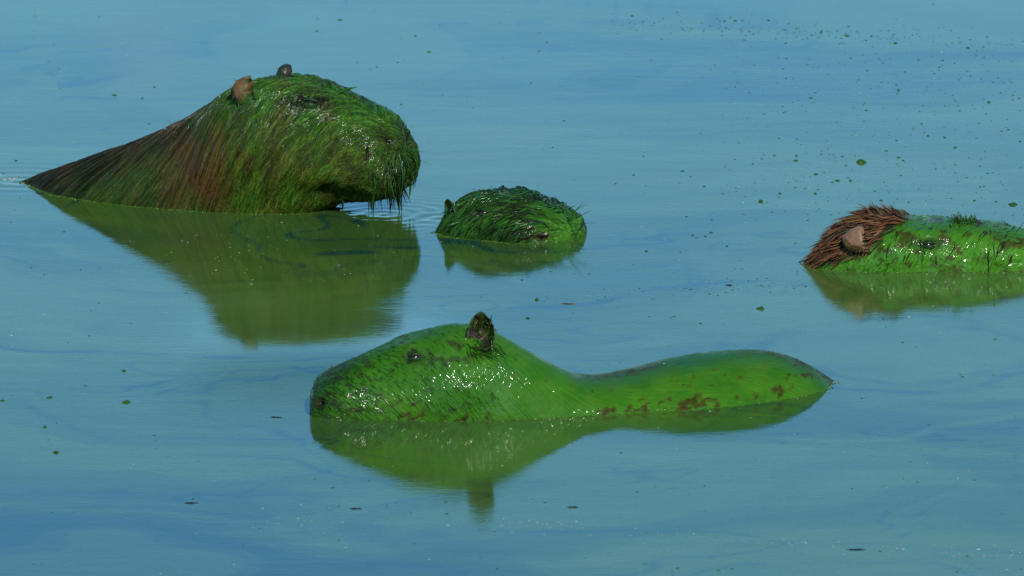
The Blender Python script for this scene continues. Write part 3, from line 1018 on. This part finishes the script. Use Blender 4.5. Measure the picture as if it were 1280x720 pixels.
# ================================================================== small CAPYBARA head, low between the others
def capybara_low():
    st = [
        (572, 282.5, 286, .030, -.02, -.06, 2, 2),
        (574, 282.7, 272, .062, -.02, -.09, 2, 2),
        (580, 283.4, 255, .084, -.012, -.11, 2.1, 2),
        (590, 284.4, 245, .096, -.005, -.11, 2.2, 2),
        (605, 286, 238, .102, .00, -.11, 2.25, 2),
        (630, 289, 238.5, .100, .004, -.10, 2.3, 2),
        (655, 291.5, 244, .096, .004, -.10, 2.4, 2),
        (675, 294, 253, .090, .004, -.09, 2.5, 2.2),
        (692, 296, 263.5, .082, .004, -.08, 2.5, 2.3),
        (704, 297.5, 273, .070, .004, -.07, 2.4, 2.3),
        (711, 298.3, 282, .052, .003, -.06, 2.3, 2.2),
        (714, 298.7, 289, .032, .002, -.05, 2.2, 2.1),
        (715, 298.8, 294, .010, .00, -.03, 2, 2),
    ]
    b = Body(st, 260, 160)
    b.flow([(540, 40), (600, 50), (660, 48), (715, 30)])
    b.dent(606, 255, .008, .024, (1.5, 1, .8))
    b.dent(602, 266, -.008, .013, (1.6, 1, .8))
    b.dent(640, 285, .006, .04)
    b.dent(678, 296, -.011, .0075, (1.3, 1, .8))
    b.dent(650, 262, -.004, .03)
    b.dent(709, 289, -.008, .006, far=False)
    root = empty('capybara', tuple(water_pt(610, 286) * [1, 1, 0]))
    tag(root, 'capybara showing only the top of its head, matted with draped weed, eyes barely above water', 'capybara', 'capybaras coated in green algae')
    b.relief(.0022, 24, 120, .0045, 13)
    b.relief(.0035, 12, 55, .0, 43)

    def colour(pp):
        n1 = fbm(np.stack([pp[..., 0] * .05, pp[..., 1] * .07, 0 * pp[..., 0]], -1), 45, 4) - .5
        c = lerp(SKY_SHEEN * .85, GREEN * .75, smooth(238, 262, pp[..., 1] + 30 * n1))  # bluish sky sheen painted into the crown
        c = lerp(c, GREEN * .5, cond(.3 + 2 * n1) * smooth(690, 640, pp[..., 0]))
        c = lerp(c, LIME * 1.0, smooth(655, 690, pp[..., 0] + 30 * n1) * smooth(255, 285, pp[..., 1]))
        c = lerp(c, BLACK * 1.3, cond(gpx(pp, 600, 268, 32, 10) * .6 + gpx(pp, 648, 292, 35, 6) * .8 + smooth(.08, .2, n1) * .5 * smooth(690, 660, pp[..., 0])))
        c = lerp(c, np.array([.05, .02, .016]), cond(gpx(pp, 678, 296, 9, 6) * 1.1))
        return c

    b.build(root, M_HAIRY, lambda s: colour(s.pp))

    def hcol(pp, p, r):
        c = colour(pp) * (.5 + 1.0 * r.random((len(pp), 1)))
        return lerp(c, LIME * .9, (r.random(len(pp)) < .08) * .7)

    h1 = b.strands(4500, (.010, .026), (.0007, .0018), (.0, .025), hcol, lambda pp, s: near_mask(s) * (1 - .75 * smooth(665, 690, pp[..., 0])) * smooth(716, 704, pp[..., 0]), seed=31, wob=.7, clump=.8)
    h2 = b.strands(330, (.03, .065), (.0018, .0042), (.01, .06), lambda pp, p, r: lerp(DEEP * .7, GREEN * 1.1, r.random(len(pp))) * (.4 + .9 * r.random((len(pp), 1))),
                   lambda pp, s: near_mask(s) * smooth(690, 660, pp[..., 0]) * smooth(545, 560, pp[..., 0]) * (.4 + gpx(pp, 600, 265, 60, 18) + gpx(pp, 660, 275, 25, 25)), seed=32, wob=.9, seg=5, phi_add=.2)
    h3 = b.strands(130, (.03, .055), (.0020, .0038), (.03, .12), lambda pp, p, r: np.tile(BLACK * 1.2, (len(pp), 1)),
                   lambda pp, s: near_mask(s) * (gpx(pp, 600, 262, 45, 14) + gpx(pp, 650, 288, 40, 8) + gpx(pp, 668, 262, 20, 20)), seed=33, wob=1.0, seg=5)
    mg = merge([h1, h2, h3])
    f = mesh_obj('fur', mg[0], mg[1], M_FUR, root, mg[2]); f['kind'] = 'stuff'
    hd = norm(b.P[140, 0] - b.P[110, 0]) * np.array([1, 1, 0]); sd_ = np.cross(hd, [0, 0, 1])
    i, j, jf = b.find(563, 268)
    ear(root, b.P[i, j] - b.Nn[i, j] * .008 + np.array([-.006, 0, -.008]), np.array([-.85, -.5, 0]), np.array([-.05, -.12, .9]), .018, .036, DEEP * 1.1, np.array([.03, .014, .010]), GREEN * .7, seed=9, tufts=90)
    i, j, jf = b.find(590, 247)
    ear(root, b.P[i, jf] - b.Nn[i, jf] * .016, hd - sd_ * .4, np.array([.2, .5, .4]), .016, .020, DEEP * .7, BLACK, GREEN * .4, seed=10)
    i, j, jf = b.find(602, 266)
    for jj in (j, jf):
        eye(root, b.P[i, jj] - b.Nn[i, jj] * .0022, b.Nn[i, jj], hd, .0075, DEEP * .5)
    nostril(root, b, 679, 295, .0105, .0065, False)
    nostril(root, b, 709, 289, .0060, .0060, False)
    # the weed tuft and thin whiskers that stand off the snout
    for k, (px, py, d, L, W, c, fr) in enumerate((
            (708, 277, (.55, -.1, .75), .050, .0026, GREEN * .8, 0), (709, 279, (.75, -.3, .6), .056, .0016, DEEP, 0), (711, 284, (.95, .1, .45), .050, .0015, DEEP, 0),
            (711, 288, (.9, -.2, .30), .036, .0030, GREEN * .8, 0), (690, 264, (.9, 0, .35), .046, .0036, GREEN * .7, 1), (686, 261, (.8, .2, .5), .038, .0030, GREEN * .9, 1),
            (680, 258, (.9, -.2, .4), .034, .0040, DEEP, 1), (706, 274, (.8, .5, .8), .060, .0013, DEEP, 0), (712, 291, (.9, -.3, .15), .030, .0016, DEEP, 0),
            (650, 243, (.6, .0, .5), .020, .0030, GREEN * .7, 1), (612, 239, (-.6, .0, .4), .022, .0030, DEEP, 1), (576, 277, (-.8, -.4, -.1), .026, .0040, LIME * .8, 1))):
        i, j, jf = b.find(px, py)
        t = free_strands([b.P[i, j] - b.Nn[i, j] * .003], [d], np.array([L]), np.array([W]), np.array([c]), .35, 7, k, .25)
        mesh_obj('weed_strand' if W > .002 else 'whisker', *t[:2], M_FUR, root, t[2])
    return b


# ================================================================== CAPYBARA with brown nape at the right edge
def capybara_brown():
    st = [
        (1017, 323.5, 331, .020, -.02, -.05, 2, 2),
        (1023, 324, 321, .052, -.02, -.09, 2, 2),
        (1037, 325, 299, .080, -.01, -.12, 2, 2),
        (1056, 326, 277, .096, .00, -.13, 2.1, 2),
        (1080, 327, 268, .102, .005, -.13, 2.2, 2),
        (1110, 327.5, 269, .102, .01, -.12, 2.4, 2),
        (1150, 328, 274, .100, .012, -.11, 2.5, 2.1),
        (1190, 328.5, 276, .096, .012, -.10, 2.6, 2.2),
        (1230, 329, 279.5, .090, .010, -.10, 2.6, 2.3),
        (1262, 329.5, 285, .083, .008, -.09, 2.6, 2.4),
        (1285, 330, 292, .072, .006, -.08, 2.5, 2.4),
        (1298, 330, 301, .056, .004, -.06, 2.4, 2.3),
        (1304, 330, 311, .036, .002, -.05, 2.2, 2.2),
        (1306, 330, 319, .012, .00, -.03, 2, 2),
    ]
    b = Body(st, 320, 160)
    b.flow([(1004, 30), (1060, 42), (1100, 55), (1180, 60), (1250, 52), (1306, 35)])
    b.dent(1160, 296, .008, .026, (1.6, 1, .8))
    b.dent(1160, 306, -.0085, .012, (2.0, 1, .8))
    b.dent(1115, 318, .006, .035)
    b.dent(1240, 312, .006, .035)
    b.dent(1200, 310, -.004, .03)
    b.dent(1292, 312, -.010, .007)
    root = empty('capybara', tuple(water_pt(1080, 327) * [1, 1, 0]))
    tag(root, 'capybara with bare reddish brown spiky fur round its tan ear and lime face', 'capybara', 'capybaras coated in green algae')
    b.relief(lambda pp: .0012 + .0006 * smooth(1080, 1130, pp[..., 0]), 30, 140, .0016, 18)

    def brownm(pp):
        n1 = fbm(np.stack([pp[..., 0] * .06, pp[..., 1] * .06, 0 * pp[..., 0]], -1), 55, 3) - .5
        edge = np.interp(pp[..., 1], [262, 275, 295, 315, 325, 333], [1146, 1126, 1098, 1080, 1055, 1005])
        return smooth(14, -8, pp[..., 0] - edge + 30 * n1), n1

    def colour(pp):
        bm_, n1 = brownm(pp)
        n2 = fbm(np.stack([pp[..., 0] * .09, pp[..., 1] * .13, 0 * pp[..., 0]], -1), 65, 3) - .5
        c = lerp(GREEN, LIME * 1.08, cond(.45 + 1.5 * n1 + .4 * smooth(285, 325, pp[..., 1])))
        c = lerp(c, BROWN * .5, smooth(.10, .22, n2 + .06 * gpx(pp, 1230, 300, 70, 15) - .05 * smooth(300, 330, pp[..., 1])) * .75)
        c = lerp(c, BLACK * 1.4, cond(gpx(pp, 1158, 306, 24, 6) * .95 + gpx(pp, 1250, 297, 18, 8) * .5 + gpx(pp, 1292, 312, 7, 6)))
        c = lerp(c, BROWN * .8, smooth(9, 0, pp[..., 1] - 270) * smooth(1180, 1140, pp[..., 0]) * .6)
        return lerp(c, BLACK * 1.6, bm_)

    b.build(root, M_SLICK, lambda s: colour(s.pp), lambda pp: np.clip(.45 + .6 * smooth(300, 325, pp[..., 1]), 0, 1.1))

    def hcol(pp, p, r):
        c = colour(pp) * (.6 + .65 * r.random((len(pp), 1)))
        return lerp(c, BLACK * 1.5, (r.random(len(pp)) < .04) * .7)

    h1 = b.strands(800, (.006, .014), (.0008, .0018), (.0, .02), hcol, lambda pp, s: near_mask(s) * (1 - brownm(pp)[0]) * (.3 + .7 * gpx(pp, 1110, 315, 40, 30) + .3 * smooth(1180, 1250, pp[..., 0])) * smooth(1306, 1298, pp[..., 0]), seed=41, wob=.6, height=.2)
    h2 = b.strands(110, (.012, .034), (.0013, .0026), (.02, .2), lambda pp, p, r: np.tile(BLACK * 1.3, (len(pp), 1)),
                   lambda pp, s: near_mask(s) * (gpx(pp, 1158, 306, 26, 9) + .25 * (1 - brownm(pp)[0]) + .5 * gpx(pp, 1255, 300, 20, 14)), seed=42, wob=.8, phi_add=.3)
    h4 = b.strands(120, (.007, .016), (.0013, .0026), (.5, 1.3), hcol, lambda pp, s: smooth(6, 0, np.abs(pp[..., 1] - 276)) * smooth(1180, 1210, pp[..., 0]) * near_mask(s), seed=44, wob=1.2)
    mg = merge([h1, h2, h4])
    f = mesh_obj('fur', mg[0], mg[1], M_FUR, root, mg[2]); f['kind'] = 'stuff'

    def bcol(pp, p, r):
        k = r.random(len(pp))
        c = lerp(BROWN * .9, RUST * 1.35, k)
        c = lerp(c, BLACK * 1.5, (r.random(len(pp)) < .28) * .85)
        c = lerp(c, TAN * .8, (r.random(len(pp)) < .10) * .8)
        return lerp(c, GREEN * .8, (r.random(len(pp)) < .05 + .35 * smooth(318, 332, pp[:, 1])) * .8)

    n1 = b.strands(1300, (.018, .038), (.0016, .0048), (.18, .62), bcol, lambda pp, s: near_mask(s) * brownm(pp)[0] * (1 - .9 * gpx(pp, 1072, 298, 18, 16)), seed=45, wob=.55, seg=5, phi_add=-.1, height=.45)
    o = mesh_obj('nape_fur', n1[0], n1[1], M_DRYFUR, root, n1[2]); o['kind'] = 'stuff'
    o['label'] = 'reddish brown spiky fur free of algae'
    hd = np.array([1., 0, 0]); sd_ = np.array([0, -1., 0])
    i, j, jf = b.find(1072, 309)
    ear(root, b.P[i, j] - b.Nn[i, j] * .004 + np.array([.016, 0, -.010]), np.array([1, .10, -.05]), np.array([-.16, -.25, 1]), .025, .056, np.array([.21, .115, .062]), BLACK * 1.5, BROWN * .8, seed=14, depth=1.5, thick=.005, tufts=90, lump=.004, box=3.4)
    i, j, jf = b.find(1105, 275)
    ear(root, b.P[i, jf] - b.Nn[i, jf] * .012, hd - sd_ * .3, np.array([.75, .3, .35]), .016, .032, BROWN * .5, BLACK, BROWN * .4, seed=15)
    i, j, jf = b.find(1160, 306)
    for jj in (j, jf):
        eye(root, b.P[i, jj] - b.Nn[i, jj] * .0036, b.Nn[i, jj], hd, .0078, DEEP * .5, opening=.2)
    for k, (px, py, d, L) in enumerate(((1262, 312, (.15, -.5, -.8), .03), (1200, 283, (.0, -.1, 1), .014), (1270, 290, (.5, -.1, .9), .032), (1169, 316, (0.02, -.4, -.9), .024))):
        i, j, jf = b.find(px, py)
        t = free_strands([b.P[i, j] - b.Nn[i, j] * .002], [d], np.array([L]), np.array([.0022 if k != 2 else .001]), np.array([BLACK * 1.3 if k != 1 else GREEN * .6]), .3, 6, k, .15)
        mesh_obj('weed_strand', *t[:2], M_FUR, root, t[2])
    return b


big = capybara_raised()
front = capybara_front()
low = capybara_low()
brown = capybara_brown()


# ------------------------------------------------------------------ leaf stuck on the raised head
def leaf(px, py, body, d, L, W, label):
    i, j, jf = body.find(px, py)
    base = body.P[i, 0] + np.array([0, 0, .005])
    t = free_strands([base - np.array(d) * .010, base - np.array(d) * .012], [d, np.array(d) * [1, 1, .5]], np.array([L, L * .55]), np.array([W, W * .6]), np.array([GREEN * .8, DEEP]), .5, 7, 3, .3, .15)
    root_v = base
    e = mesh_obj('grass_blade', t[0], t[1], M_BLADE, None, t[2])
    e.data.transform(Matrix.Translation(-Vector(root_v))); e.location = root_v
    tag(e, label, 'grass blade')


leaf(424, 118, big, (.80, -.1, .60), .042, .0055, 'short green grass blade stuck on the crown of the raised capybara head')


# ================================================================== floating algae clumps
def clump_mesh(seed):
    r = np.random.default_rng(seed)
    na, nr = 12, 4
    V, Cc = [], []
    ph = r.random(4) * 6.28
    for k in range(nr):
        t = k / (nr - 1)
        for a in range(na):
            an = 2 * math.pi * a / na
            rad = (1 + .22 * math.sin(2 * an + ph[0]) + .14 * math.sin(3 * an + ph[1]) + .07 * r.normal()) * (1.05 - .80 * t ** 2.4)
            V.append((rad * math.cos(an) * .5, rad * math.sin(an) * .5 * .8, -.10 + t * .55 * (1 + .12 * r.normal())))
            Cc.append(lerp(DEEP, GREEN * .8, r.random()) * (.7 + .4 * t))
    V.append((0, 0, .47)); Cc.append(GREEN * .6)
    F = [[k * na + a, k * na + (a + 1) % na, (k + 1) * na + (a + 1) % na, (k + 1) * na + a] for k in range(nr - 1) for a in range(na)]
    me = bpy.data.meshes.new('algae_clump')
    tri = [[(nr - 1) * na + a, (nr - 1) * na + (a + 1) % na, len(V) - 1] for a in range(na)]
    me.from_pydata([tuple(v) for v in V], [], F + tri)
    at = me.color_attributes.new('col', 'FLOAT_COLOR', 'POINT')
    for k, c in enumerate(Cc): at.data[k].color = (*c, 1)
    me.polygons.foreach_set('use_smooth', np.ones(len(me.polygons), bool))
    me.materials.append(M_SCUM)
    return me


CL = [clump_mesh(100 + k) for k in range(6)]
TINT = {}
known = [(1076, 203, 12), (1266, 256, 13), (143, 119, 9), (880, 233, 5), (853, 214, 6), (792, 219, 5), (995, 201, 7), (1020, 218, 8), (1047, 226, 7), (1063, 226, 7), (951, 251, 7),
         (975, 242, 7), (1019, 242, 6), (1123, 197, 6), (1218, 251, 6), (1236, 128, 7), (1181, 172, 6), (1123, 113, 6), (1210, 60, 7), (1119, 54, 6), (1059, 45, 7), (1027, 39, 7), (1026, 41, 5),
         (919, 26, 7), (928, 26, 5), (905, 27, 5), (974, 173, 5), (536, 65, 6), (447, 78, 4), (471, 84, 4), (497, 78, 4), (519, 45, 5), (425, 25, 7), (396, 39, 5), (193, 109, 5), (178, 123, 5),
         (20, 201, 6), (155, 464, 8), (158, 503, 11), (62, 497, 9), (3, 501, 7), (56, 534, 7), (70, 566, 9), (308, 471, 7), (660, 398, 9), (671, 375, 9), (951, 386, 12), (882, 296, 5), (866, 294, 5),
         (858, 271, 5), (951, 253, 7), (889, 291, 5), (660, 268, 5), (80, 290, 5), (87, 252, 5), (1245, 252, 5), (790, 20, 5), (1152, 155, 5), (1160, 170, 5), (1252, 164, 5), (1275, 177, 5), (690, 270, 4)]
r = np.random.default_rng(77)
for k in range(70):                                # the looser scatter up-water
    u = r.random()
    if u < .55: px, py = 960 + 320 * r.random() ** .8, 120 + 150 * r.random()
    elif u < .75:
        px = 800 + 480 * r.random(); py = 26 + 30 * ((px - 800) / 480) ** 1.2 + 6 * r.normal()
    else: px, py = 640 + 380 * r.random(), 180 + 200 * r.random()
    known.append((px, py, 2.5 + 3.5 * r.random() ** 2))


def clear(px, py):
    for b in (big, front, low, brown):
        P2 = project(b.P[::6, ::6][b.P[::6, ::6, 2] > -.03])
        if len(P2) and np.min(np.hypot(P2[:, 0] - px, P2[:, 1] - py)) < 11: return False
    return True


for k, (px, py, wpx) in enumerate(known):
    if not clear(px, py): continue
    p = water_pt(px, py)
    s = wpx / PPM
    o = bpy.data.objects.new('algae_clump', CL[k % 6])
    C.objects.link(o)
    o.location = (p[0], p[1], 0)
    o.rotation_euler = (0, 0, r.random() * 6.28)
    s *= .8 if k > 1 else 1
    o.scale = (s * 1.1, s * 1.1, s * (.40 + .30 * r.random()))
    if k == 0: tag(o, 'plumpest round green algae clump afloat among a loose scatter of smaller ones', 'algae')
    elif k == 1: tag(o, 'plump green algae clump afloat behind the snout of the brown naped capybara', 'algae')
    elif px > 760 and py < 62: tag(o, 'tiny algae clump in the thin drifting line beyond the loose scatter', 'algae', 'algae clumps in the far drift line')
    elif px > 940 and py < 275: tag(o, 'small dark green algae clump in the loose scatter beyond the brown naped capybara', 'algae', 'algae clumps in the loose scatter')
    elif px < 560 and py < 310: tag(o, 'small algae clump afloat beyond or beside the raised capybara', 'algae', 'algae clumps round the raised capybara')
    elif px < 400: tag(o, 'small algae clump afloat off the snout of the slick capybara', 'algae', 'algae clumps off the slick snout')
    elif py > 340: tag(o, 'small algae clump afloat just behind the long low back', 'algae', 'algae clumps behind the long low back')
    else: tag(o, 'small algae clump afloat on open water beyond the low capybara head', 'algae', 'algae clumps beyond the low head')


# flat leaf scraps
def scrap(px, py, wpx, col, label, seed):
    r = np.random.default_rng(seed)
    p = water_pt(px, py); L = wpx / PPM
    n = 9; V, F, Cc = [], [], []
    for a in range(n):
        t = a / (n - 1)
        w = L * .55 * math.sin(math.pi * min(.97, max(.03, t))) * (.7 + .6 * r.random())
        for s_ in (-1, 0, 1):
            V.append(((t - .5) * L, s_ * w * .5, -.0004 + (.0010 + .0012 * r.random()) * (1 - abs(s_)) * math.sin(math.pi * t)))
            Cc.append(np.array(col) * (.7 + .6 * r.random()))
    for a in range(n - 1):
        for s_ in (0, 1):
            F.append([a * 3 + s_, (a + 1) * 3 + s_, (a + 1) * 3 + s_ + 1, a * 3 + s_ + 1])
    o = mesh_obj('leaf_scrap', V, F, M_BLADE, None, np.array(Cc))
    o.location = (p[0], p[1], .0005); o.rotation_euler = (0, 0, r.normal() * .25)
    m_ = o.modifiers.new('thickness', 'SOLIDIFY'); m_.thickness = .0004
    tag(o, label, 'leaf')


scrap(711, 380, 22, BROWN * 1.0 + DEEP * .3, 'widest olive brown leaf scrap adrift between the low capybara and the slick one', 1)
scrap(912, 357, 12, BLACK * 2, 'dark leaf scrap with a tiny peak adrift on the calm water behind the low back', 2)
scrap(345, 522, 19, BLACK * 1.6, 'long blackish leaf scrap adrift just off the slick capybara snout', 3)
scrap(239, 629, 17, BLACK * 1.2, 'lone black leaf scrap afloat on the dark blue water', 4)
scrap(445, 636, 15, BLACK * 1.6 , 'thin dark leaf scrap afloat below the mirrored snout', 5)
scrap(207, 328, 14, BLACK * 1.6, 'thin dark leaf scrap beside the mirrored neck of the raised capybara', 6)
scrap(716, 634, 14, BLACK * 1.4, 'thin dark leaf scrap afloat near a line of pale foam flecks', 7)
scrap(1070, 687, 22, np.array([.012, .02, .05]), 'long bluish black leaf scrap among pale foam flecks', 8)


# uncountable specks: green and pale, on the film
def specks(name, n, place, size, cols, label, seed):
    r = np.random.default_rng(seed)
    V, F, Cc = [], [], []
    k = 0
    while k < n:
        px, py = place(r)
        p = water_pt(px, py)
        s = (size[0] + (size[1] - size[0]) * r.random() ** 2.5) / PPM
        an = r.random() * 6.28; m = 6
        o = len(V)
        c = cols[r.integers(len(cols))] * (.6 + .7 * r.random())
        for a in range(m):
            q = an + 2 * math.pi * a / m
            rr = s * (.35 + .3 * r.random())
            V.append((p[0] + rr * math.cos(q) * 1.7, p[1] + rr * math.sin(q) * 1.3, -.0004)); Cc.append(c)
        V.append((p[0], p[1], s * .14 + .0004)); Cc.append(c)
        for a in range(m): F.append([o + a, o + (a + 1) % m, o + m])
        k += 1
    ob = mesh_obj(name, V, F, M_SCUM, None, np.array(Cc))
    tag(ob, label, 'algae' if 'algae' in name else 'foam', None, 'stuff')


def pl_any(r):
    u = r.random()
    if u < .35: return 900 + 390 * r.random(), 20 + 250 * r.random() ** .8
    if u < .5:
        px = 760 + 520 * r.random(); return px, 26 + 30 * ((px - 760) / 520) + 7 * r.normal()
    if u < .6:
        px = 680 + 330 * r.random(); return px, 374 - 22 * (px - 680) / 330 + 5 * r.normal()
    return -10 + 1300 * r.random(), -10 + 740 * r.random()


def pl_foam(r):
    u = r.random()
    if u < .20:
        px = 620 + 680 * r.random(); return px, 655 + 40 * (px - 620) / 680 + 6 * r.normal()
    if u < .30: return 1040 + 80 * r.normal(), 240 + 25 * r.normal()
    if u < .45: return 340 + 90 * r.normal(), 310 + 22 * r.normal()
    if u < .50: return 370 + 40 * r.normal(), 650 + 15 * r.normal()
    return -10 + 1300 * r.random(), 60 + 660 * r.random()


specks('algae_specks', 1500, pl_any, (1.2, 4.2), [DEEP * 1.6, OLIVE, OLIVE * 1.3, GREEN * .8], 'fine dark green algae specks strewn over the water', 91)
specks('foam_flecks', 620, pl_foam, (1.0, 3.2), [np.array([.42, .40, .32]), np.array([.30, .30, .18]), np.array([.5, .5, .48])], 'pale foam flecks and bubbles strewn over the water', 92)
specks('wake_foam', 60, lambda r: (12 + 22 * r.normal() * .6, 223 + 2.0 * r.normal()), (1.2, 3.2), [np.array([.5, .5, .48])], 'white foam streak at the tail end of the raised capybara', 93)


def rim(bodies, n, seed):
    r = np.random.default_rng(seed)
    V, F, Cc = [], [], []
    for b in bodies:
        h = b.nt // 2
        edge = []
        for i in range(0, b.ns):
            z = b.P[i, :h + 1, 2]
            k = np.where((z[:-1] > 0) & (z[1:] <= 0))[0]
            if len(k):
                k = k[0]; t = z[k] / (z[k] - z[k + 1])
                edge.append((b.P[i, k] * (1 - t) + b.P[i, k + 1] * t, b.Nn[i, k]))
        for _ in range(n):
            p, nn = edge[r.integers(len(edge))]
            o = norm(nn * [1, 1, 0])
            p = p + o * (.0005 + .010 * r.random() ** 3)
            sx, sy = (.0012 + .0042 * r.random() ** 2.5), (.0010 + .0022 * r.random() ** 2)
            pale = r.random() < .14
            c = np.array([.34, .36, .26]) if pale else lerp(OLIVE, LIME, r.random()) * (.5 + .7 * r.random())
            if pale: sx, sy = sx * .45, sy * .6
            t_ = norm(np.cross(o, [0, 0, 1]))
            b0 = len(V); m = 7
            for a in range(m):
                q = 2 * math.pi * a / m; k = .75 + .5 * r.random()
                V.append(p + t_ * (sx * k * math.cos(q)) + o * (sy * k * math.sin(q)) + [0, 0, -.0006]); Cc.append(c)
            V.append(p + [0, 0, .0007 + .0010 * r.random()]); Cc.append(c)
            for a in range(m): F.append([b0 + a, b0 + (a + 1) % m, b0 + m])
    ob = mesh_obj('algae_rim', V, F, M_SCUM, None, np.array(Cc))
    tag(ob, 'wet algae scum and bubbles gathered along the waterlines of the capybaras', 'algae', None, 'stuff')


rim((big, front, low, brown), 520, 12)
